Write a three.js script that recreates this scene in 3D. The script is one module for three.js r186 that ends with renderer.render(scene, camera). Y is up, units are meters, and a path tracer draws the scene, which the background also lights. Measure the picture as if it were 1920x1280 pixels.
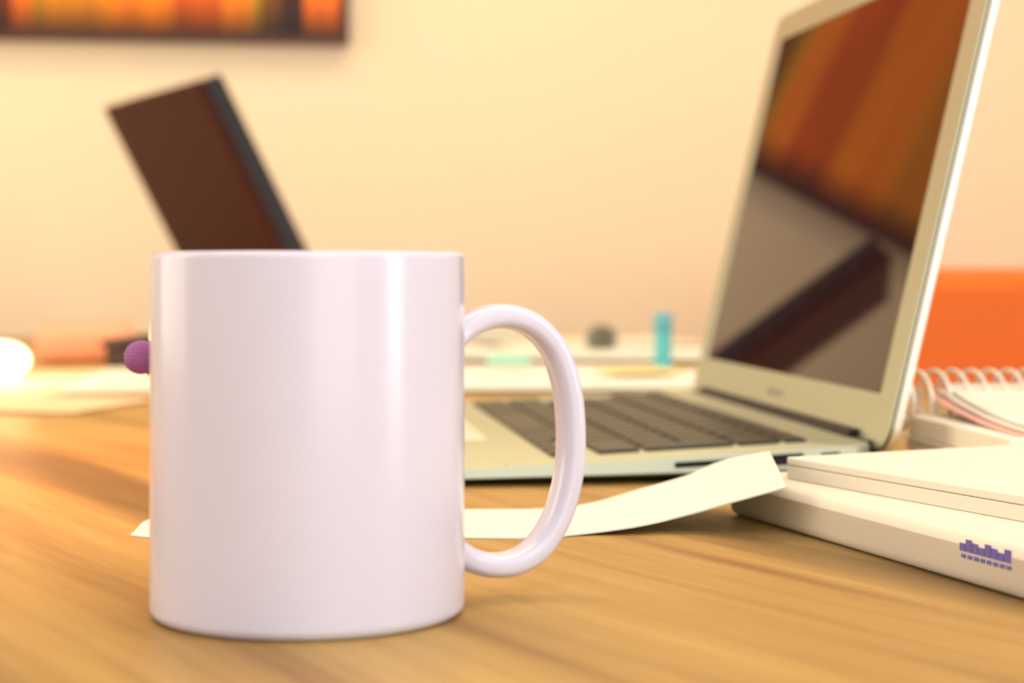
import * as THREE from 'three';
import { RoundedBoxGeometry } from 'three/addons/geometries/RoundedBoxGeometry.js';
import { mergeGeometries, mergeVertices, toCreasedNormals } from 'three/addons/utils/BufferGeometryUtils.js';
import { RectAreaLightUniformsLib } from 'three/addons/lights/RectAreaLightUniformsLib.js';
import { FontLoader } from 'three/addons/loaders/FontLoader.js';
import { TextGeometry } from 'three/addons/geometries/TextGeometry.js';
import { Brush, Evaluator, SUBTRACTION } from 'three-bvh-csg';

// ---------------------------------------------------------------- camera, sky, exposure
const scene = new THREE.Scene();
const EYE = 0.0815;                                   // eye height above the desk top (y = 0)
const camera = new THREE.PerspectiveCamera(THREE.MathUtils.radToDeg(2 * Math.atan(640 / 3454)), 1.5, 0.05, 20);
camera.position.set(0, EYE, 0);
camera.lookAt(0, EYE, -1);
camera.setViewOffset(1920, 1280, 0, 140, 1920, 1280); // shifted lens: level camera, horizon above the middle
camera.focus = 0.508;
camera.userData.fStop = 11;
scene.background = new THREE.Color(0.75, 0.85, 1.0);
scene.backgroundIntensity = 0.4;
const renderer = new THREE.WebGLRenderer({ antialias: true });
renderer.toneMapping = THREE.LinearToneMapping;
renderer.toneMappingExposure = 1.0;
renderer.shadowMap.enabled = true;
RectAreaLightUniformsLib.init();

// ---------------------------------------------------------------- large unseen lights, added (room axes: x along the back wall, z towards the viewer)
const YAW = 0.13085;
const toRoom = new THREE.Matrix4().makeRotationY(YAW);
const room = (x, y, z) => new THREE.Vector3(x, y, z).applyMatrix4(toRoom);
const LIGHTS = {
  addedCeilingFront: { w: 1.6, h: 1.2, at: [0.0, 1.86, 1.3], color: [0.96, 0.97, 1.0], power: 3.3 },  // unseen panel, added as the main neutral light on the mug
  addedCeilingBack: { w: 2.2, h: 0.6, at: [0.15, 1.86, -1.45], color: [1.0, 0.76, 0.50], power: 5.0 },  // unseen warm panel, added to brighten the back wall
  addedWindowRight: { w: 0.52, h: 1.7, at: [1.90, 0.75, 0.55], color: [1.0, 0.96, 0.98], power: 6.0 },  // unseen window, added to put the tall highlight on the mug
  addedWindowLeft: { w: 1.4, h: 1.4, at: [-1.90, 0.62, -1.40], color: [1.0, 0.88, 0.76], power: 2.7 },  // unseen window, added to fill surfaces that face left
  addedWindowFront: { w: 1.8, h: 1.7, at: [0.92, 0.60, 2.48], color: [0.98, 0.97, 1.0], power: 1.35 },  // unseen window, added to brighten edges that face the viewer
};
function areaLight(spec, aim) {
  const l = new THREE.RectAreaLight(new THREE.Color().setRGB(...spec.color), spec.power, spec.w, spec.h);
  l.position.copy(room(...spec.at));
  l.lookAt(room(...aim));
  scene.add(l);
  return l;
}
areaLight(LIGHTS.addedCeilingFront, [0.0, 0, 1.2999]);
areaLight(LIGHTS.addedCeilingBack, [0.15, 0, -1.4501]);
areaLight(LIGHTS.addedWindowRight, [0, 0.75, 0.55]);
areaLight(LIGHTS.addedWindowLeft, [0, 0.62, -1.40]);
areaLight(LIGHTS.addedWindowFront, [0.92, 0.60, 0]);

// ---------------------------------------------------------------- helpers
let seed = 11;
const rnd = () => { seed = (seed * 1664525 + 1013904223) >>> 0; return seed / 4294967296; };
const hash = (x, y) => { let h = (Math.imul(x, 374761393) + Math.imul(y, 668265263)) | 0; h = Math.imul(h ^ (h >>> 13), 1274126177); return ((h ^ (h >>> 16)) >>> 0) / 4294967296; };
const sm = (t) => t * t * (3 - 2 * t);
function vnoise(x, y, px, py) {                       // tiling value noise
  const xi = Math.floor(x), yi = Math.floor(y), fx = sm(x - xi), fy = sm(y - yi);
  const w = (a, p) => ((a % p) + p) % p;
  const h = (a, b) => hash(w(a, px), w(b, py));
  return (h(xi, yi) * (1 - fx) + h(xi + 1, yi) * fx) * (1 - fy) + (h(xi, yi + 1) * (1 - fx) + h(xi + 1, yi + 1) * fx) * fy;
}
function dataTex(w, h, fn, srgb = true) {
  const d = new Uint8Array(w * h * 4);
  for (let y = 0; y < h; y++) for (let x = 0; x < w; x++) {
    const c = fn(x / w, y / h, x, y), o = (y * w + x) * 4;
    d[o] = Math.max(0, Math.min(255, c[0])); d[o + 1] = Math.max(0, Math.min(255, c[1])); d[o + 2] = Math.max(0, Math.min(255, c[2])); d[o + 3] = 255;
  }
  const t = new THREE.DataTexture(d, w, h, THREE.RGBAFormat);
  t.wrapS = t.wrapT = THREE.RepeatWrapping; t.magFilter = THREE.LinearFilter; t.minFilter = THREE.LinearMipmapLinearFilter; t.generateMipmaps = true;
  if (srgb) t.colorSpace = THREE.SRGBColorSpace;
  t.needsUpdate = true;
  return t;
}
const std = (color, roughness = 0.6, more = {}) => new THREE.MeshStandardMaterial({ color, roughness, ...more });
const phys = (color, roughness = 0.6, more = {}) => new THREE.MeshPhysicalMaterial({ color, roughness, ...more });
const used = new Map();
function numbered(n) { const k = used.get(n) ?? 0; used.set(n, k + 1); return k ? n + '_' + String(k).padStart(3, '0') : n; }
function mesh(name, geo, mat, parent) { const m = new THREE.Mesh(geo, mat); m.name = parent ? name : numbered(name); (parent ?? scene).add(m); return m; }
function thing(name, label, category, pos = [0, 0, 0], turn = 0, group) {
  const o = new THREE.Group(); o.name = numbered(name); scene.add(o);
  o.position.set(...pos); o.rotation.y = turn;
  o.userData = { label, category }; if (group) o.userData.group = group;
  return o;
}
const tag = (o, label, category, group) => { o.userData = { label, category }; if (group) o.userData.group = group; return o; };
const structure = (name, geo, mat, parent) => { const m = mesh(name, geo, mat, parent); if (!parent) m.userData.kind = 'structure'; return m; };
const box = (w, h, d, x = 0, y = 0, z = 0) => new THREE.BoxGeometry(w, h, d).translate(x, y, z);
const rbox = (w, h, d, r, x = 0, y = 0, z = 0, seg = 3) => new RoundedBoxGeometry(w, h, d, seg, r).translate(x, y, z);
const merge = (list) => mergeGeometries(list.map((g) => { const q = g.index ? g.toNonIndexed() : g; for (const k of Object.keys(q.attributes)) if (!['position', 'normal', 'uv'].includes(k)) q.deleteAttribute(k); return q; }));
function roundedRect(x0, y0, x1, y1, r) {
  const s = new THREE.Shape();
  s.moveTo(x0 + r, y0); s.lineTo(x1 - r, y0); s.absarc(x1 - r, y0 + r, r, -Math.PI / 2, 0); s.lineTo(x1, y1 - r); s.absarc(x1 - r, y1 - r, r, 0, Math.PI / 2);
  s.lineTo(x0 + r, y1); s.absarc(x0 + r, y1 - r, r, Math.PI / 2, Math.PI); s.lineTo(x0, y0 + r); s.absarc(x0 + r, y0 + r, r, Math.PI, Math.PI * 1.5);
  return s;
}
// a thin curved sheet: rows of points (row = across), given thickness
function sheet(rows, thick) {
  const nr = rows.length, nc = rows[0].length, pos = [], idx = [], uv = [];
  const nrm = (r, c) => {
    const a = rows[Math.min(nr - 1, r + 1)][c].clone().sub(rows[Math.max(0, r - 1)][c]);
    const b = rows[r][Math.min(nc - 1, c + 1)].clone().sub(rows[r][Math.max(0, c - 1)]);
    const n = a.cross(b); if (n.lengthSq() < 1e-16) return new THREE.Vector3(0, 1, 0); n.normalize(); return n.y < 0 ? n.negate() : n;
  };
  for (let k = 0; k < 2; k++) for (let r = 0; r < nr; r++) for (let c = 0; c < nc; c++) {
    const p = rows[r][c].clone().addScaledVector(nrm(r, c), k ? -thick : 0); pos.push(p.x, p.y, p.z); uv.push(c / (nc - 1), r / (nr - 1));
  }
  const I = (k, r, c) => k * nr * nc + r * nc + c;
  const q = (a, b, c, d) => idx.push(a, b, c, a, c, d);
  for (let r = 0; r < nr - 1; r++) for (let c = 0; c < nc - 1; c++) { q(I(0, r, c), I(0, r, c + 1), I(0, r + 1, c + 1), I(0, r + 1, c)); q(I(1, r, c), I(1, r + 1, c), I(1, r + 1, c + 1), I(1, r, c + 1)); }
  for (let r = 0; r < nr - 1; r++) { q(I(0, r, 0), I(0, r + 1, 0), I(1, r + 1, 0), I(1, r, 0)); q(I(0, r, nc - 1), I(1, r, nc - 1), I(1, r + 1, nc - 1), I(0, r + 1, nc - 1)); }
  for (let c = 0; c < nc - 1; c++) { q(I(0, 0, c), I(1, 0, c), I(1, 0, c + 1), I(0, 0, c + 1)); q(I(0, nr - 1, c), I(0, nr - 1, c + 1), I(1, nr - 1, c + 1), I(1, nr - 1, c)); }
  const g = new THREE.BufferGeometry();
  g.setAttribute('position', new THREE.Float32BufferAttribute(pos, 3)); g.setAttribute('uv', new THREE.Float32BufferAttribute(uv, 2)); g.setIndex(idx);
  return toCreasedNormals(g, 0.7);
}

// ---------------------------------------------------------------- materials
const woodTex = dataTex(2048, 2048, (u, v) => {
  const warp = (vnoise(u * 4, v * 5, 4, 5) - 0.5) * 0.055 + (vnoise(u * 11, v * 13, 11, 13) - 0.5) * 0.012;
  const w = v + warp;
  const broad = vnoise(u * 2, w * 9 + 40, 2, 4096), mid = vnoise(u * 5, w * 34, 5, 4096), fine = vnoise(u * 24, w * 190, 24, 4096), hair = vnoise(u * 60, w * 620, 60, 4096);
  const cath = Math.pow(0.5 + 0.5 * Math.sin((w * 46 + vnoise(u * 3, w * 6, 3, 4096) * 5) * 6.283), 3);
  const dark = Math.pow(vnoise(u * 7 + 3, w * 60, 7, 4096), 4);
  let t = 0.30 * broad + 0.26 * mid + 0.16 * fine + 0.10 * hair + 0.10 * (1 - cath) + 0.08;
  t -= 0.42 * dark;
  const k = Math.max(0, Math.min(1, 0.55 + 0.7 * (t * 1.25 - 0.55)));
  const b = Math.max(0, vnoise(u * 5 + 1.7, w * 15 + 3, 5, 4096) - 0.62) / 0.38, f = 1 - 0.42 * Math.min(1, b * 1.6) * (0.6 + 0.4 * mid);   // darker heartwood flecks
  return [(128 + 84 * k) * f, (92 + 84 * k) * f, (44 + 56 * k) * f];
});
const wallTex = dataTex(512, 512, (u, v) => { const n = 0.5 * vnoise(u * 90, v * 90, 90, 90) + 0.5 * vnoise(u * 220, v * 220, 220, 220); const q = 128 + (n - 0.5) * 90; return [q, q, q]; }, false);
const M = {
  wall: phys(new THREE.Color().setRGB(0.915, 0.77, 0.53), 0.9, { bumpMap: wallTex, bumpScale: 0.0006 }),
  wallWhite: phys(new THREE.Color().setRGB(0.80, 0.80, 0.82), 0.9, { bumpMap: wallTex, bumpScale: 0.0006 }),
  ceiling: std(new THREE.Color().setRGB(0.82, 0.81, 0.80), 0.95),
  floor: std('#8a6a4c', 0.7),
  trim: std('#f0e6d4', 0.5),
  wood: phys('#ffffff', 0.5, { map: woodTex, specularIntensity: 0.6 }),
  ceramic: phys(new THREE.Color().setRGB(0.67, 0.67, 0.78), 0.18, { ior: 1.5 }),
  alu: phys(new THREE.Color().setRGB(0.46, 0.51, 0.39), 0.48, { metalness: 0.85 }),
  aluBright: phys(new THREE.Color().setRGB(0.86, 0.83, 0.70), 0.36, { metalness: 0.6 }),
  key: phys(new THREE.Color().setRGB(0.018, 0.021, 0.018), 0.40, { specularIntensity: 0.75, specularColor: new THREE.Color(0.86, 1.0, 0.84) }),
  black: std(new THREE.Color().setRGB(0.008, 0.007, 0.008), 0.6),
  gasket: std(new THREE.Color().setRGB(0.010, 0.007, 0.010), 0.7),
  screen: phys(new THREE.Color().setRGB(0.020, 0.007, 0.009), 0.03, { ior: 1.42 }),
  paper: phys(new THREE.Color().setRGB(0.80, 0.76, 0.62), 0.85),
  paperCool: phys(new THREE.Color().setRGB(0.76, 0.80, 0.70), 0.8),
  paperLightened: phys(new THREE.Color().setRGB(0.93, 0.88, 0.73), 0.85),  // lightened copy of the paper, offsetting the shade on the notebooks
  cream: phys(new THREE.Color().setRGB(0.82, 0.62, 0.36), 0.85),
  grey: std('#77706a', 0.6),
};

// ---------------------------------------------------------------- the room (built in room axes, turned once)
function inRoom(o) { o.rotation.y = YAW; return o; }
const RX = 1.92, RB = -2.36, RF = 2.5, TOP = 1.9, FLOOR = -0.74;
inRoom(structure('floor', box(2 * RX + 0.2, 0.1, RF - RB + 0.2, 0, FLOOR - 0.05, (RF + RB) / 2), M.floor));
inRoom(structure('ceiling', box(2 * RX + 0.2, 0.1, RF - RB + 0.2, 0, TOP + 0.05, (RF + RB) / 2), M.ceiling));
inRoom(structure('wall_back', box(2 * RX, TOP - FLOOR, 0.1, 0, (TOP + FLOOR) / 2, RB - 0.05), M.wall));
function wallWithAddedWindow(name, side, spec, index) {         // a side wall with one added opening, its frame, glowing pane and sill
  const s = new THREE.Shape([[RB - 0.1, FLOOR], [RF + 0.1, FLOOR], [RF + 0.1, TOP], [RB - 0.1, TOP]].map((p) => new THREE.Vector2(...p)));
  const zc = spec.at[2], yc = spec.at[1], z0 = zc - spec.w / 2 - 0.03, z1 = zc + spec.w / 2 + 0.03, y0 = yc - spec.h / 2 - 0.03, y1 = yc + spec.h / 2 + 0.03;
  s.holes.push(new THREE.Path([[z0, y0], [z0, y1], [z1, y1], [z1, y0]].map((p) => new THREE.Vector2(...p))));
  const g = new THREE.ExtrudeGeometry(s, { depth: 0.1, bevelEnabled: false }).rotateY(-Math.PI / 2).translate(side > 0 ? RX + 0.1 : -RX, 0, 0);
  inRoom(structure(name, g, M.wallWhite));
  const win = new THREE.Group(); win.name = 'added_window_' + index; win.userData.kind = 'structure'; scene.add(win); inRoom(win);
  const X = side * (RX + 0.05), zm = z1 - z0;
  mesh('added_window_frame', merge([box(0.06, y1 - y0, 0.03, X, yc, z0 + 0.015), box(0.06, y1 - y0, 0.03, X, yc, z1 - 0.015), box(0.06, 0.03, zm, X, y0 + 0.015, zc), box(0.06, 0.03, zm, X, y1 - 0.015, zc)]), M.trim, win);
  mesh('added_window_pane', box(0.008, spec.h, spec.w, side * (RX + 0.03), yc, zc), std('#ffffff', 0.4, { emissive: new THREE.Color().setRGB(...spec.color), emissiveIntensity: 0.6 }), win);
  mesh('added_window_sill', rbox(0.12, 0.025, zm + 0.08, 0.006, side * (RX - 0.03), y0 - 0.013, zc), M.trim, win);
}
wallWithAddedWindow('wall_right', 1, LIGHTS.addedWindowRight, 1);
wallWithAddedWindow('wall_left', -1, LIGHTS.addedWindowLeft, 2);
{                                                      // the wall behind the viewer with a wide window added for its light
  const sp = LIGHTS.addedWindowFront, xc = sp.at[0], yc = sp.at[1], x0 = xc - sp.w / 2 - 0.03, x1 = xc + sp.w / 2 + 0.03, y0 = yc - sp.h / 2 - 0.03, y1 = yc + sp.h / 2 + 0.03, Z = RF + 0.05;
  const s = new THREE.Shape([[-RX, FLOOR], [RX, FLOOR], [RX, TOP], [-RX, TOP]].map((p) => new THREE.Vector2(...p)));
  s.holes.push(new THREE.Path([[x0, y0], [x0, y1], [x1, y1], [x1, y0]].map((p) => new THREE.Vector2(...p))));
  inRoom(structure('wall_front', new THREE.ExtrudeGeometry(s, { depth: 0.1, bevelEnabled: false }).translate(0, 0, RF), M.wallWhite));
  const win = new THREE.Group(); win.name = 'added_window_3'; win.userData.kind = 'structure'; scene.add(win); inRoom(win);
  mesh('added_window_frame', merge([box(0.03, y1 - y0, 0.06, x0 + 0.015, yc, Z), box(0.03, y1 - y0, 0.06, x1 - 0.015, yc, Z), box(x1 - x0, 0.03, 0.06, xc, y0 + 0.015, Z), box(x1 - x0, 0.03, 0.06, xc, y1 - 0.015, Z)]), M.trim, win);
  mesh('added_window_pane', box(sp.w, sp.h, 0.008, xc, yc, RF + 0.03), std('#ffffff', 0.4, { emissive: new THREE.Color().setRGB(...sp.color), emissiveIntensity: 0.6 }), win);
  mesh('added_window_sill', rbox(x1 - x0 + 0.08, 0.025, 0.12, 0.006, xc, y0 - 0.013, RF - 0.03), M.trim, win);
}
for (const [n, g] of [['baseboard_back', box(2 * RX, 0.09, 0.015, 0, FLOOR + 0.045, RB + 0.0075)], ['baseboard_left', box(0.015, 0.09, RF - RB - 0.03, -RX + 0.0075, FLOOR + 0.045, (RF + RB) / 2)], ['baseboard_right', box(0.015, 0.09, RF - RB - 0.03, RX - 0.0075, FLOOR + 0.045, (RF + RB) / 2)]]) inRoom(structure(n, g, M.trim));
// two unseen ceiling fittings, added for their light
for (const [spec, label] of [[LIGHTS.addedCeilingFront, 'large flat ceiling light panel, added unseen above the near end of the desk'], [LIGHTS.addedCeilingBack, 'smaller warm flat ceiling light panel, added unseen near the back wall']]) {
  const p = room(spec.at[0], TOP - 0.0005, spec.at[2]);
  const t = thing('added_ceiling_light', label, 'ceiling light', [p.x, p.y, p.z], YAW);
  const w = spec.w, d = spec.h, e = 0.03;
  mesh('frame', merge([box(w + 2 * e, 0.03, e, 0, -0.015, d / 2 + e / 2), box(w + 2 * e, 0.03, e, 0, -0.015, -d / 2 - e / 2), box(e, 0.03, d, w / 2 + e / 2, -0.015, 0), box(e, 0.03, d, -w / 2 - e / 2, -0.015, 0)]), M.trim, t);
  mesh('diffuser', box(w, 0.012, d, 0, -0.012, 0), std('#ffffff', 0.5, { emissive: new THREE.Color().setRGB(...spec.color), emissiveIntensity: 1.5 }), t);
}

// ---------------------------------------------------------------- desk
{
  const t = thing('desk', 'long wood-grain desk that everything stands on', 'desk', [0, 0, 0], YAW);
  const x0 = -1.25, x1 = 0.44, z0 = -2.2, z1 = 0.22;
  const g = rbox(x1 - x0, 0.032, z1 - z0, 0.004, (x0 + x1) / 2, -0.016, (z0 + z1) / 2);
  const p = g.attributes.position, uv = g.attributes.uv, a = 0.41, ca = Math.cos(a), sa = Math.sin(a);
  for (let i = 0; i < p.count; i++) { const x = p.getX(i), z = p.getZ(i) ; uv.setXY(i, (x * sa + z * ca) / 1.3 + 0.31, (x * ca - z * sa) / 0.62 + p.getY(i) * 2 + 0.18); }
  mesh('desk_top', g, M.wood, t);
  for (const [x, z] of [[x0 + 0.06, z0 + 0.06], [x1 - 0.06, z0 + 0.06], [x0 + 0.06, z1 - 0.06], [x1 - 0.06, z1 - 0.06]]) mesh('leg', rbox(0.06, -FLOOR - 0.032, 0.06, 0.006, x, (FLOOR - 0.032) / 2, z), M.trim, t);
}

// ---------------------------------------------------------------- mug
{
  const R = 0.0369, HT = 0.0850, W = 0.0032;
  const t = thing('mug', 'large plain white glossy ceramic mug with an oval handle in front', 'mug', [-0.0481, 0, -0.4353], 0.11 + 0.30);
  const pr = [];
  const push = (x, y) => pr.push(new THREE.Vector2(x, y));
  push(0, 0.0018); push(R - 0.0075, 0.0018); push(R - 0.0062, 0.0003); push(R - 0.005, 0.0); push(R - 0.0026, 0.0);
  for (let i = 1; i <= 6; i++) { const a = (i / 6) * Math.PI / 2; push(R - 0.0026 + 0.0026 * Math.sin(a), 0.0026 - 0.0026 * Math.cos(a)); }
  for (let i = 1; i <= 12; i++) push(R, 0.0026 + (HT - 0.0016 - 0.0026) * i / 12);
  for (let i = 1; i <= 8; i++) { const a = (i / 8) * Math.PI; push(R - W / 2 + W / 2 * Math.cos(a), HT - W / 2 + W / 2 * Math.sin(a)); }
  for (let i = 1; i <= 6; i++) push(R - W, HT - W / 2 - (HT - 0.014) * i / 6);
  push(R - W - 0.0008, 0.0085); push(R - W - 0.003, 0.006); push(R - W - 0.007, 0.0048); push(0, 0.0045);
  mesh('body', new THREE.LatheGeometry(pr, 192), M.ceramic, t);
  const path = new THREE.CatmullRomCurve3([[0.0340, 0.0630], [0.0385, 0.0660], [0.0446, 0.0687], [0.0505, 0.0693], [0.0574, 0.0672], [0.0634, 0.0615], [0.0671, 0.0522], [0.0685, 0.0408], [0.0678, 0.0291], [0.0648, 0.0193], [0.0594, 0.0117], [0.0533, 0.0084], [0.0472, 0.0080], [0.0420, 0.0094], [0.0345, 0.0135]].map((q) => new THREE.Vector3(q[0], q[1], 0)), false, 'centripetal');
  const N = 120, K = 36, pos = [], idx = [];
  for (let i = 0; i <= N; i++) {
    const s = i / N, c = path.getPointAt(s), d = path.getTangentAt(s), n = new THREE.Vector3(-d.y, d.x, 0);
    const flare = 1 + 0.35 * Math.pow(Math.max(0, 1 - s / 0.09), 2) + 0.35 * Math.pow(Math.max(0, 1 - (1 - s) / 0.09), 2);
    for (let k = 0; k < K; k++) {
      const a = (k / K) * 2 * Math.PI, ex = 2 / 2.6, cx = Math.cos(a), sx = Math.sin(a);
      const th = 0.0030 * flare * Math.sign(cx) * Math.pow(Math.abs(cx), ex), wd = 0.0052 * flare * Math.sign(sx) * Math.pow(Math.abs(sx), ex);
      pos.push(c.x + n.x * th, c.y + n.y * th, wd);
    }
  }
  for (let i = 0; i < N; i++) for (let k = 0; k < K; k++) { const a = i * K + k, b = i * K + (k + 1) % K; idx.push(a, b, a + K, b, b + K, a + K); }
  const g = new THREE.BufferGeometry(); g.setAttribute('position', new THREE.Float32BufferAttribute(pos, 3)); g.setIndex(idx); g.computeVertexNormals();
  mesh('handle', g, M.ceramic, t);
}

// ---------------------------------------------------------------- purple ball-topped pen leaning on the mug's far side
{
  const base = new THREE.Vector3(-0.058, 0.0016, -0.500), tip = new THREE.Vector3(-0.0895, 0.0597, -0.4447);
  const t = thing('pen', 'slim pen with a ridged purple ball top peeking out behind the mug', 'pen', base.toArray());
  const dir = tip.clone().sub(base);
  const shaft = new THREE.TubeGeometry(new THREE.LineCurve3(new THREE.Vector3(), dir.clone().multiplyScalar(0.96)), 12, 0.0014, 12, false);
  mesh('shaft', shaft, std('#5b2a5e', 0.4), t);
  const g = mergeVertices(new THREE.SphereGeometry(0.0041, 120, 90)); const p = g.attributes.position, v = new THREE.Vector3();
  const spots = []; const n = 190; for (let i = 0; i < n; i++) { const y = 1 - 2 * (i + 0.5) / n, a = i * 2.399963; spots.push(new THREE.Vector3(Math.sqrt(1 - y * y) * Math.cos(a), y, Math.sqrt(1 - y * y) * Math.sin(a))); }
  const turnBall = new THREE.Euler(1.2, 0.3, 0.2);
  for (let i = 0; i < p.count; i++) { v.fromBufferAttribute(p, i).normalize(); let m = -1; for (const s of spots) { const q = s.dot(v); if (q > m) m = q; } const e = Math.acos(Math.min(1, m)) / 0.135; v.multiplyScalar(0.0041 * (0.95 + 0.07 * Math.max(0, 1 - e * e))); p.setXYZ(i, v.x, v.y, v.z); }
  g.computeVertexNormals(); g.rotateX(turnBall.x).rotateY(turnBall.y).rotateZ(turnBall.z); g.translate(dir.x, dir.y, dir.z);
  mesh('ball_top', g, phys(new THREE.Color().setRGB(0.36, 0.11, 0.32), 0.45, { sheen: 1.0, sheenColor: new THREE.Color(0.9, 0.4, 0.5), sheenRoughness: 0.5 }), t);
}

// ---------------------------------------------------------------- laptop (local axes: x towards its back, z towards its near side, y up from the deck)
const font = await new FontLoader().loadAsync('fonts/droid/droid_sans_regular.typeface.json');
{
  const TILT = 0.0461, OX = 0.01442 * Math.sin(TILT), OY = 0.01442 * Math.cos(TILT);
  const t = thing('laptop', 'open silver laptop with black keys and a dark glossy switched-off screen', 'laptop', [0.14996, 0, -0.70202]);
  t.rotation.set(0, YAW, TILT, 'YXZ');
  const put = (name, g, m, parent = t) => { const o = mesh(name, g.translate(OX, OY, 0), m, parent); return o; };
  // base: layered rings of a rounded rectangle; s from the hinge to the front, t across
  const S0 = 0.0115, S1 = 0.2290, WD = 0.325, CR = 0.0105;
  const side = (s) => 0.0035 + (0.165 - s) * 0.032, thick = (s) => Math.max(0.0022, 0.0123 - 0.0461 * s);
  const layers = [[0.0006, () => 0], [0.0002, () => -0.00015], [0, () => -0.0006], [0, (s) => -side(s)], [0.0022, (s) => -(side(s) + Math.max(0.0002, thick(s) - side(s)) * 0.45)], [0.008, (s) => -(side(s) + Math.max(0.0002, thick(s) - side(s)) * 0.85)], [0.02, (s) => -thick(s)]];
  const ring = (inset) => { const out = [], r = Math.max(0.002, CR - inset), NC = 10; for (const [cx, cz, a0] of [[S1 - inset - r, WD - inset - r, 0], [S0 + inset + r, WD - inset - r, 1], [S0 + inset + r, inset + r, 2], [S1 - inset - r, inset + r, 3]]) for (let i = 0; i <= NC; i++) { const a = (a0 + i / NC) * Math.PI / 2; out.push([cx + r * Math.cos(a), cz + r * Math.sin(a)]); } return out; };
  const pos = [], idx = [], uvs = []; let n = 0;
  for (const [inset, z] of layers) { const r = ring(inset); n = r.length; for (const [s, w] of r) { pos.push(-s, z(s), -w); uvs.push(s, w); } }
  for (let l = 0; l < layers.length - 1; l++) for (let i = 0; i < n; i++) { const a = l * n + i, b = l * n + (i + 1) % n; idx.push(a, a + n, b, b, a + n, b + n); }
  for (let i = 1; i < n - 1; i++) { idx.push(0, i, i + 1); const o = (layers.length - 1) * n; idx.push(o, o + i + 1, o + i); }
  let g = new THREE.BufferGeometry(); g.setAttribute('position', new THREE.Float32BufferAttribute(pos, 3)); g.setAttribute('uv', new THREE.Float32BufferAttribute(uvs, 2)); g.setIndex(idx); g.computeVertexNormals();
  // make sure the shell faces outward
  { const v = g.attributes.position; let vol = 0; const A = new THREE.Vector3(), B = new THREE.Vector3(), C = new THREE.Vector3(); for (let i = 0; i < idx.length; i += 3) { A.fromBufferAttribute(v, idx[i]); B.fromBufferAttribute(v, idx[i + 1]); C.fromBufferAttribute(v, idx[i + 2]); vol += A.dot(B.clone().cross(C)); } if (vol < 0) { for (let i = 0; i < idx.length; i += 3) [idx[i + 1], idx[i + 2]] = [idx[i + 2], idx[i + 1]]; g.setIndex(idx); g.computeVertexNormals(); } }
  const ports = [['card_slot', 0.0768, 0.0265, 0.0024, 0.0032], ['usb_port', 0.0465, 0.0128, 0.0044, 0.0036], ['display_port', 0.0296, 0.0076, 0.0026, 0.0032]];   // s of the back end's side, length, height, depth below the deck
  const ev = new Evaluator(); ev.attributes = ['position', 'normal', 'uv'];
  let solid = new Brush(toCreasedNormals(g, 0.5)); solid.updateMatrixWorld();
  for (const [, s, len, h, dz] of ports) { const cut = new Brush(rbox(len, h, 0.010, 0.0006, -s, -dz, 0)); cut.updateMatrixWorld(); solid = ev.evaluate(solid, cut, SUBTRACTION); solid.updateMatrixWorld(); }
  put('base', solid.geometry, M.alu);
  for (const [name, s, len, h, dz] of ports) put(name, box(len - 0.0002, h - 0.0002, 0.0024, -s, -dz, -0.0038), M.black);
  put('microphone_hole', new THREE.CylinderGeometry(0.0005, 0.0005, 0.0002, 12).translate(-0.1525, 0.0001, -0.006), M.black);
  for (const [s, w] of [[0.03, 0.03], [0.03, 0.295], [0.2, 0.03], [0.2, 0.295]]) put('rubber_foot', new THREE.CylinderGeometry(0.006, 0.0065, 0.0018, 20).translate(-s, -thick(s) - 0.0007, -w), M.gasket);
  put('trackpad', rbox(0.070, 0.0004, 0.105, 0.00015, -0.183, 0.0001, -0.1625), M.aluBright);
  // keyboard
  const T0 = 0.0234, KW = 0.278, PI = 0.0186, KD = 0.0162, SK = 0.1331, U = KW / 14.5, GAP = 0.0026;
  const cache = new Map();
  const keyGeo = (w, d) => { const k = w.toFixed(5) + d.toFixed(5); if (!cache.has(k)) { const q = new RoundedBoxGeometry(d, 0.0026, w, 2, 0.0007).translate(OX, OY, 0); cache.set(k, q); } return cache.get(k); };
  const key = (sFront, t0, w, d = KD) => { const o = new THREE.Mesh(keyGeo(w, d), M.key); o.name = 'key'; o.position.set(-(sFront - d / 2), 0.0002, -(t0 + w / 2)); t.add(o); return o; };
  const rowOf = (row, widths, d = KD) => { let u = 0; return widths.map((w) => { const o = w > 0 ? key(SK - row * PI, T0 + u * U + 0, w * U - GAP, d) : null; u += Math.abs(w); return o; }); };
  for (const a of [0, 1, 2]) if (a !== 1) key(SK, T0 + a * U, U - GAP, KD / 2 - 0.0004);
  key(SK, T0 + U, U - GAP, KD / 2 - 0.0004); key(SK - KD / 2 - 0.0002, T0 + U, U - GAP, KD / 2 - 0.0004);
  rowOf(0, [-3, 1.25, 1, 5, 1.25, 1, 1, 1]);
  const r1 = rowOf(1, [2.25, 1, 1, 1, 1, 1, 1, 1, 1, 1, 1, 1, 1.25].map((w) => w));
  const ret = key(SK - 2 * PI, T0, 0.9 * U - GAP, PI + KD);
  rowOf(2, [-0.9, 1, 1, 1, 1, 1, 1, 1, 1, 1, 1, 1, 1.6]);
  rowOf(3, [-0.9, 1, 1, 1, 1, 1, 1, 1, 1, 1, 1, 1, 1.6]);
  const r4 = rowOf(4, [1.5, 1, 1, 1, 1, 1, 1, 1, 1, 1, 1, 1, 1, 1]);
  for (let i = 0; i < 14; i++) key(SK - 5 * PI, T0 + i * KW / 14, KW / 14 - GAP, 0.0082);
  // lid
  const A = 1.29095, P0 = 0.0076;
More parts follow.
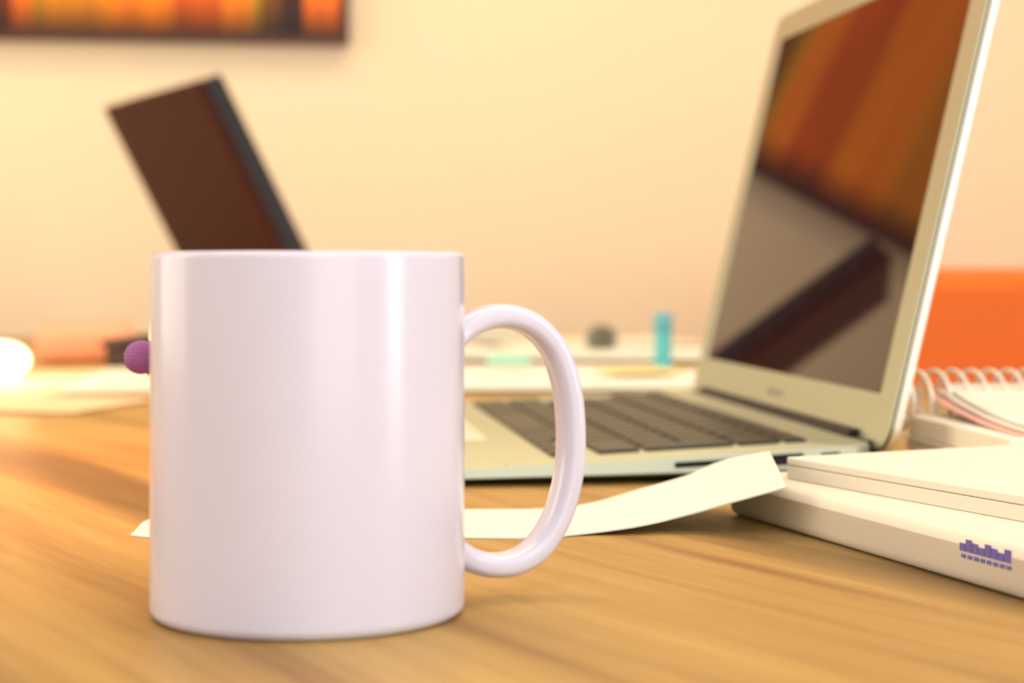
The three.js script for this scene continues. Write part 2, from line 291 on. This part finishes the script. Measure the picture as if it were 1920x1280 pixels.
  const lidFrame = new THREE.Matrix4().makeBasis(new THREE.Vector3(0, 0, 1), new THREE.Vector3(Math.cos(A), Math.sin(A), 0), new THREE.Vector3(-Math.sin(A), Math.cos(A), 0)).setPosition(-P0, 0, -0.325);   // local x across to the near side, y up the lid, z out of the screen
  const lidPut = (name, q, m, parent) => { q.applyMatrix4(lidFrame); q.translate(OX, OY, 0); return mesh(name, q, m, parent ?? t); };
  const LW = 0.325, L0 = -0.0035, L1 = 0.2125, GX = (LW - 0.2865) / 2, G0 = 0.0183, G1 = 0.1973;
  const bez = roundedRect(0.0006, L0 + 0.0006, LW - 0.0006, L1 - 0.0006, 0.0095);
  bez.holes.push(new THREE.Path([[GX, G0], [GX, G1], [LW - GX, G1], [LW - GX, G0]].map((q) => new THREE.Vector2(...q))));
  const lid = lidPut('lid', new THREE.ExtrudeGeometry(roundedRect(0, L0, LW, L1, 0.0105), { depth: 0.0018, bevelEnabled: true, bevelSize: 0.0008, bevelOffset: -0.0008, bevelThickness: 0.0008, bevelSegments: 4, curveSegments: 16 }).translate(0, 0, -0.0041), M.aluBright);
  lidPut('gasket', new THREE.ExtrudeGeometry(roundedRect(0.0005, L0 + 0.0005, LW - 0.0005, L1 - 0.0005, 0.0095), { depth: 0.0008, bevelEnabled: false, curveSegments: 16 }).translate(0, 0, -0.0016), M.gasket);
  lidPut('bezel', new THREE.ExtrudeGeometry(bez, { depth: 0.0007, bevelEnabled: true, bevelSize: 0.0002, bevelOffset: -0.0002, bevelThickness: 0.0002, bevelSegments: 2, curveSegments: 16 }).translate(0, 0, -0.0009), M.alu);
  lidPut('screen', box(0.2865, 0.179, 0.0006, LW / 2, (G0 + G1) / 2, -0.0007), M.screen);
  const tg = new TextGeometry('MacBook Air', { font, size: 0.0034, depth: 0.00008, curveSegments: 4 }); tg.computeBoundingBox();
  const tw = tg.boundingBox.max.x;
  lidPut('brand_lettering', tg.translate(LW / 2 - tw / 2, 0.0075, 0), M.grey);
  put('hinge_barrel', new THREE.CylinderGeometry(0.0046, 0.0046, 0.258, 24).rotateX(Math.PI / 2).translate(-0.0085, -0.0016, -0.1625), M.gasket);
  for (const z of [0.024, 0.301]) put('hinge_end', new THREE.CylinderGeometry(0.0040, 0.0040, 0.018, 20).rotateX(Math.PI / 2).translate(-0.0088, -0.0040, -z), M.black);
}

// ---------------------------------------------------------------- curled strip of white paper behind the mug
{
  const lower = [[-0.1148, 0.0006, -0.5562], [-0.1047, 0.0006, -0.5510], [-0.0733, 0.0006, -0.5507], [-0.0141, 0.0006, -0.5518], [0.0064, 0.0006, -0.5518], [0.0226, 0.0010, -0.5583], [0.0389, 0.0030, -0.5602], [0.0538, 0.0060, -0.5632], [0.0676, 0.0110, -0.5560], [0.0819, 0.0160, -0.5491]];
  const upper = [[-0.1155, 0.0006, -0.5575], [-0.1137, 0.0006, -0.5953], [-0.0793, 0.0006, -0.5953], [-0.0157, 0.0006, -0.6149], [0.0071, 0.0006, -0.6162], [0.0254, 0.0010, -0.6262], [0.0436, 0.0060, -0.6269], [0.0597, 0.0110, -0.6244], [0.0687, 0.0150, -0.6242], [0.0824, 0.0225, -0.5907]];
  const a = new THREE.CatmullRomCurve3(lower.map((q) => new THREE.Vector3(...q))), b = new THREE.CatmullRomCurve3(upper.map((q) => new THREE.Vector3(...q)));
  const rows = []; for (let r = 0; r <= 6; r++) { const row = []; for (let c = 0; c <= 60; c++) row.push(a.getPoint(c / 60).lerp(b.getPoint(c / 60), r / 6)); rows.push(row); }
  const m = mesh('paper_strip', sheet(rows, 0.0005), M.paperCool);
  tag(m, 'long white paper strip curling up from behind the mug handle', 'paper');
}

// ---------------------------------------------------------------- papers and notebooks on the right
function slab(name, corner, dir, w, d, y0, h, mat, label, cat, r = 0.002) {   // corner = back left corner; dir = heading of the left edge towards the viewer
  const ang = Math.atan2(dir[0], dir[1]);
  const t = thing(name, label, cat, [corner[0], y0, corner[1]], ang);
  return [t, w, d, h, mat, r];
}
{
  const [t, w, d, h] = slab('document_pad', [0.0719, -0.605], [0.316, 0.949], 0.21, 0.297, 0, 0.0135, null, 'thick white pad with a small blue-violet mark on its near side', 'notepad');
  const prof = new THREE.Shape(), rr = 0.0035, th = 0.0007;       // a cover folded round the pages: top, rounded spine, bottom
  prof.moveTo(w, 0); prof.lineTo(rr, 0); prof.absarc(rr, rr, rr, -Math.PI / 2, -Math.PI, true); prof.lineTo(0, h - rr); prof.absarc(rr, h - rr, rr, Math.PI, Math.PI / 2, true); prof.lineTo(w, h);
  prof.lineTo(w, h - th); prof.lineTo(rr, h - th); prof.absarc(rr, h - rr, rr - th, Math.PI / 2, Math.PI, false); prof.lineTo(th, rr); prof.absarc(rr, rr, rr - th, Math.PI, Math.PI * 1.5, false); prof.lineTo(w, th); prof.lineTo(w, 0);
  mesh('cover', toCreasedNormals(new THREE.ExtrudeGeometry(prof, { depth: d, bevelEnabled: false, curveSegments: 10 }), 0.6), M.paper, t);
  mesh('page_block', box(w - 0.005, h - 2 * th - 0.0002, d - 0.002, w / 2 + 0.0015, h / 2, d / 2), M.paper, t);
  const mark = std(new THREE.Color().setRGB(0.16, 0.14, 0.46), 0.7), pieces = [];
  for (let i = 0; i < 8; i++) { const q = 0.0020 + 0.0012 * ((i * 5) % 3) / 2; pieces.push(rbox(0.0003, q, 0.0026, 0.0001, -0.0001, 0.0086 + q / 2, 0.139 + i * 0.0029), rbox(0.0003, 0.0010, 0.0020, 0.0001, -0.0001, 0.0074, 0.1395 + i * 0.0029)); }
  mesh('blue_mark', merge(pieces), mark, t);
}
{
  const h = 0.0070, t = thing('booklet', 'thin white booklet lying on the thick white pad', 'booklet', [0.088, 0.0136, -0.591], Math.atan2(0.43, 0.9));
  mesh('cover', rbox(0.19, 0.0026, 0.26, 0.0007, 0.095, h - 0.0013, 0.13), M.paper, t);
  mesh('page_block', rbox(0.1898, h - 0.0027, 0.2598, 0.0003, 0.095, (h - 0.0027) / 2, 0.13), M.paper, t);
}
{
  const turn = 0.12;
  const t = thing('notebook', 'closed cream notebook under the wire-bound one beside the laptop', 'notebook', [0.159, 0, -0.752], turn);
  mesh('cover', rbox(0.15, 0.0010, 0.112, 0.0004, 0.075, 0.0125, 0.056), M.paperLightened, t);
  mesh('page_block', rbox(0.147, 0.0115, 0.109, 0.001, 0.075, 0.0060, 0.056), M.paperLightened, t);
  const s = thing('spiral_notebook', 'wire-bound notebook with white pages arching over its coil', 'notebook', [0.159, 0.0132, -0.752], turn);
  mesh('page_block', rbox(0.15, 0.0085, 0.106, 0.0008, 0.076, 0.0043, 0.058), M.paperLightened, s);
  const curl = (y0, y1, z0, z1, x0 = 0.006, w = 0.15) => { const rows = []; for (let i = 0; i <= 16; i++) { const q = i / 16, e = Math.pow(1 - q, 2.1), row = []; for (let c = 0; c <= 8; c++) row.push(new THREE.Vector3(x0 + w * c / 8 + 0.004 * (1 - q), y1 + (y0 - y1) * e, z0 + (z1 - z0) * q)); rows.push(row); } return rows; };
  mesh('pink_page', sheet(curl(0.0165, 0.0092, 0.004, 0.108), 0.0004), std(new THREE.Color().setRGB(0.90, 0.50, 0.42), 0.8), s);
  mesh('page', sheet(curl(0.0185, 0.0104, 0.003, 0.107, 0.010), 0.0006), M.paperLightened, s);
  mesh('page', sheet(curl(0.0205, 0.0116, 0.002, 0.106, 0.013), 0.0006), M.paperLightened, s);
  const wire = std(new THREE.Color().setRGB(0.86, 0.78, 0.66), 0.35, { metalness: 0.3 }), loop = new THREE.TorusGeometry(0.0118, 0.0010, 8, 28);
  for (let i = 0; i < 20; i++) { const o = new THREE.Mesh(loop, wire); o.name = 'wire_loop'; o.position.set(-0.003 + i * 0.0078, 0.0142, 0.004); o.rotation.set(0, Math.PI / 2 + 0.22, 0); s.add(o); }
}

// ---------------------------------------------------------------- orange chair behind the desk
{
  const p = room(0.80, FLOOR, -1.95), t = thing('chair', 'orange upholstered chair back against the far wall at the right', 'chair', [p.x, p.y, p.z], YAW);
  const fab = phys(new THREE.Color().setRGB(0.80, 0.17, 0.018), 0.8, { sheen: 0.3, sheenColor: new THREE.Color(1, 0.5, 0.2) });
  mesh('backrest', rbox(0.48, 0.44, 0.06, 0.028, 0, 0.60, -0.03), fab, t);
  mesh('seat', rbox(0.46, 0.07, 0.40, 0.03, 0, 0.43, 0.19), fab, t);
  for (const [x, z] of [[-0.2, -0.03], [0.2, -0.03], [-0.2, 0.35], [0.2, 0.35]]) mesh('leg', new THREE.CylinderGeometry(0.016, 0.012, 0.41, 14).translate(x, 0.205, z), M.trim, t);
}

// ---------------------------------------------------------------- wall picture of vertical stripes
{
  const W = 1.10, H0 = 0.364, HH = 0.62, XR = 0.100, T = 0.022, F = 0.010;
  const p = room(XR - W / 2, H0, RB), t = thing('wall_picture', 'striped orange and brown picture in a dark frame on the back wall', 'picture', [p.x, p.y, p.z], YAW);
  const PX = (px) => (px / 655) * 0.424;                                 // metres from the left image edge along the wall
  const bands = [[-690, '#b45a14'], [-560, '#e89a1c'], [-430, '#7c3c0c'], [-330, '#d07010'], [-210, '#5a3410'], [-120, '#c86a12'], [-40, '#7a2804'], [10, '#ff7a10'], [48, '#c98a08'], [80, '#e08a06'], [190, '#ff8a04'], [315, '#d65f04'], [410, '#ff8c14'], [462, '#c09010'], [482, '#7a4c08'], [522, '#43201c'], [566, '#ff7c22'], [642, '#40180c']];
  const tex = dataTex(1024, 256, (u, v) => {
    const m = u * (W - 2 * F) + F - W;                                  // metres from the picture's right edge
    const px = ((m + 0.424) / 0.424) * 655 + (vnoise(u * 40, v * 3, 40, 3) - 0.5) * 6;
    let k = 0; while (k < bands.length - 1 && px >= bands[k + 1][0]) k++;
    const c = new THREE.Color(bands[k][1]).convertLinearToSRGB(), n = 0.92 + 0.16 * vnoise(u * 90, v * 4, 90, 4), lowShade = 1 - 0.62 * Math.pow(Math.max(0, 1 - v / 0.075), 1.2);  // shadow along the bottom of the stripes is painted into the print
    return [c.r * 255 * n * lowShade, c.g * 255 * n * lowShade, c.b * 255 * n * lowShade];
  });
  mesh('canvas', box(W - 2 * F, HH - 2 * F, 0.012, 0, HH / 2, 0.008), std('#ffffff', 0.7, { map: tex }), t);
  const fm = std(new THREE.Color().setRGB(0.06, 0.014, 0.006), 0.5);
  mesh('frame', merge([box(W, F, T, 0, F / 2, T / 2), box(W, F, T, 0, HH - F / 2, T / 2), box(F, HH - 2 * F, T, -W / 2 + F / 2, HH / 2, T / 2), box(F, HH - 2 * F, T, W / 2 - F / 2, HH / 2, T / 2)]), fm, t);
}

// ---------------------------------------------------------------- dark laptop further back, seen from behind its lid
{
  const p = room(0.003, 0, -1.955), t = thing('laptop', 'dark brown laptop lid tilted open behind the mug, seen from the back', 'laptop', [p.x, 0, p.z], YAW + 0.355);
  const dark = phys(new THREE.Color().setRGB(0.052, 0.011, 0.005), 0.6, { specularIntensity: 0.3 }), pale = phys(new THREE.Color().setRGB(0.62, 0.62, 0.47), 0.5);
  const lean = 0.485, L = 0.272, lidG = (w, h, d, r) => rbox(w, h, d, r, 0, h / 2, 0);
  mesh('lid', lidG(0.008, L, 0.32, 0.003).rotateZ(lean).translate(-0.007, 0.016, 0), dark, t);
  mesh('screen_housing', lidG(0.022, L - 0.006, 0.316, 0.004).translate(0.0145, 0.003, 0).rotateZ(lean).translate(-0.007, 0.016, 0), M.black, t);
  mesh('screen', box(0.002, L - 0.035, 0.296, 0.0252, L / 2 + 0.004, 0).rotateZ(lean).translate(-0.007, 0.016, 0), M.screen, t);
  mesh('base', rbox(0.215, 0.016, 0.32, 0.005, 0.105, 0.010, 0), pale, t);
  mesh('keyboard', rbox(0.10, 0.002, 0.28, 0.0008, 0.068, 0.0186, 0), M.grey, t);
  mesh('hinge', new THREE.CylinderGeometry(0.007, 0.007, 0.26, 16).rotateX(Math.PI / 2).translate(-0.003, 0.017, 0), M.gasket, t);
}

// ---------------------------------------------------------------- small things on the far part of the desk
{
  const t = thing('globe_lamp', 'small glowing white globe lamp at the left edge', 'lamp', [-0.356, 0, -1.285]);
  mesh('base', new THREE.CylinderGeometry(0.013, 0.016, 0.005, 32).translate(0, 0.0025, 0), M.trim, t);
  const bulb = mesh('globe', new THREE.SphereGeometry(0.0145, 40, 28).scale(1.35, 0.9, 1.35).translate(0, 0.0165, 0), std('#fff4e0', 0.5, { emissive: new THREE.Color(1, 0.86, 0.62), emissiveIntensity: 2.2 }), t);
  const l = new THREE.PointLight(new THREE.Color().setRGB(1.0, 0.62, 0.30), 0.07, 0, 2); l.position.set(0, 0.0165, 0); l.shadow.radius = 1; t.add(l); bulb.castShadow = false;
}
{
  const t = thing('pencil_case', 'blurred salmon pink pencil case at left behind the papers', 'pencil case', [-0.36, 0, -1.56], 0.25);
  mesh('case_body', rbox(0.085, 0.034, 0.05, 0.014, 0, 0.0172, 0, 5), phys(new THREE.Color().setRGB(0.92, 0.42, 0.24), 0.85), t);
  mesh('zip', rbox(0.076, 0.002, 0.003, 0.0008, 0, 0.0346, 0), std('#d8a070', 0.4), t);
}
{
  const t = thing('wallet', 'small dark brown wallet behind the left rim of the mug', 'wallet', [-0.297, 0, -1.50], 0.5);
  mesh('flap', rbox(0.06, 0.006, 0.045, 0.0028, 0, 0.0225, 0).rotateZ(0.12), std('#2a1512', 0.5), t);
  mesh('body', rbox(0.058, 0.019, 0.043, 0.004, 0, 0.0096, 0), std('#33201c', 0.6), t);
}
{
  const t = thing('marker', 'upright turquoise marker standing left of the laptop screen', 'marker', [0.118, 0, -1.44]);
  mesh('barrel', new THREE.LatheGeometry([[0, 0], [0.0066, 0], [0.0070, 0.0006], [0.0070, 0.030], [0.0062, 0.031], [0, 0.031]].map((q) => new THREE.Vector2(...q)), 28), phys(new THREE.Color().setRGB(0.10, 0.52, 0.52), 0.4), t);
  mesh('cap', new THREE.LatheGeometry([[0, 0.031], [0.0074, 0.031], [0.0074, 0.044], [0.0066, 0.0455], [0, 0.0458]].map((q) => new THREE.Vector2(...q)), 28), phys(new THREE.Color().setRGB(0.12, 0.44, 0.52), 0.4), t);
}
{
  const t = thing('tape_roll', 'small dark grey tape roll right of the mug handle, far back', 'tape', [0.0835, 0, -1.72], 0.4);
  mesh('tape', new THREE.LatheGeometry([[0.008, -0.006], [0.0135, -0.006], [0.0137, -0.0055], [0.0137, 0.0055], [0.0135, 0.006], [0.008, 0.006], [0.008, -0.006]].map((q) => new THREE.Vector2(...q)), 32).rotateX(Math.PI / 2).translate(0, 0.0137, 0), std('#7d7a68', 0.6), t);
  mesh('core', new THREE.CylinderGeometry(0.008, 0.008, 0.0124, 28).rotateX(Math.PI / 2).translate(0, 0.0137, 0), std('#6a6453', 0.8), t);
}
{
  const t = thing('added_desk_lamp', 'added orange-lit desk lamp, unseen just beyond the left edge of the view', 'lamp', [-0.50, 0, -0.86]);  // unseen lamp, added to warm the left part of the desk
  const shade = M.trim, head = new THREE.Vector3(0.11, 0.36, 0.02);
  mesh('base', new THREE.CylinderGeometry(0.055, 0.06, 0.014, 40).translate(0, 0.007, 0), shade, t);
  mesh('stem', new THREE.TubeGeometry(new THREE.CatmullRomCurve3([[0, 0.01, 0], [0, 0.24, 0], [0.02, 0.37, 0.004], [0.07, 0.405, 0.012], [0.108, 0.39, 0.02]].map((q) => new THREE.Vector3(...q))), 40, 0.006, 12), shade, t);
  mesh('shade', new THREE.LatheGeometry([[0.052, 0], [0.050, 0.004], [0.026, 0.055], [0.012, 0.064], [0, 0.065], [0, 0.063], [0.011, 0.062], [0.024, 0.053], [0.049, 0.003], [0.052, 0]].map((q) => new THREE.Vector2(...q)), 40).translate(head.x, head.y - 0.030, head.z), std('#c8642a', 0.5), t);
  const bulb = mesh('bulb', new THREE.SphereGeometry(0.013, 20, 14).translate(head.x, head.y - 0.014, head.z), std('#ffd0a0', 0.5, { emissive: new THREE.Color(1, 0.5, 0.2), emissiveIntensity: 2 }), t);
  const l = new THREE.SpotLight(new THREE.Color().setRGB(1.0, 0.33, 0.07), 0.95, 0, 0.62, 1, 2); l.position.set(head.x, head.y - 0.014, head.z); l.shadow.radius = 1.3;
  l.target.position.set(0.24, 0, 0.12); t.add(l); t.add(l.target); bulb.castShadow = false;
}
// loose sheets on the far desk: [x, z, turn, w, d, material, label]
const SH = [
  [-0.335, -1.30, 0.30, 0.210, 0.297, M.cream, 'cream paper sheet at far left under the globe lamp'],
  [-0.30, -1.085, -0.25, 0.148, 0.110, M.cream, 'small cream paper sheet nearest on the left, beside the mug'],
  [-0.205, -1.32, 0.10, 0.20, 0.28, M.paper, 'pale paper sheet hidden partly behind the mug'],
  [0.03, -1.335, 0.08, 0.21, 0.297, M.paperCool, 'pale green-white paper sheet seen through the mug handle'],
  [0.14, -1.29, -0.15, 0.15, 0.21, M.paperCool, 'pale paper sheet under the yellow note beside the laptop screen'],
];
SH.push([0.06, -1.66, -0.10, 0.30, 0.21, M.paperCool, 'wide pale sheet under the grey tape roll'], [0.075, -1.90, 0.25, 0.21, 0.24, M.paper, 'pale sheet farthest back, between mug handle and laptop screen'], [-0.15, -1.72, -0.2, 0.21, 0.297, M.paper, 'pale sheet behind the mug next to the dark laptop']);
let level = 0.0004;
for (const [x, z, a, w, d, m, label] of SH) { const o = mesh('paper_sheet', rbox(w, 0.0006, d, 0.00025, 0, 0, 0, 1), m); o.position.set(x, level, z); o.rotation.y = a; tag(o, label, 'paper'); level += 0.0007; }
{ const o = mesh('sticky_note', rbox(0.05, 0.002, 0.05, 0.0006), std(new THREE.Color().setRGB(0.85, 0.66, 0.22), 0.8)); o.position.set(0.090, level + 0.0009, -1.325); o.rotation.y = 0.3; tag(o, 'yellow sticky note pad in front of the turquoise marker', 'sticky note'); }
{ const o = mesh('eraser', rbox(0.032, 0.010, 0.016, 0.003), std(new THREE.Color().setRGB(0.42, 0.72, 0.52), 0.7)); o.position.set(-0.002, level + 0.0052, -1.40); o.rotation.y = -0.2; tag(o, 'small mint green eraser seen inside the mug handle loop', 'eraser'); }

scene.traverse((o) => { if (o.isMesh) { o.castShadow = o.name !== 'globe' && o.name !== 'bulb'; o.receiveShadow = true; } if (o.isLight && !o.isRectAreaLight) o.castShadow = true; });
renderer.render(scene, camera);
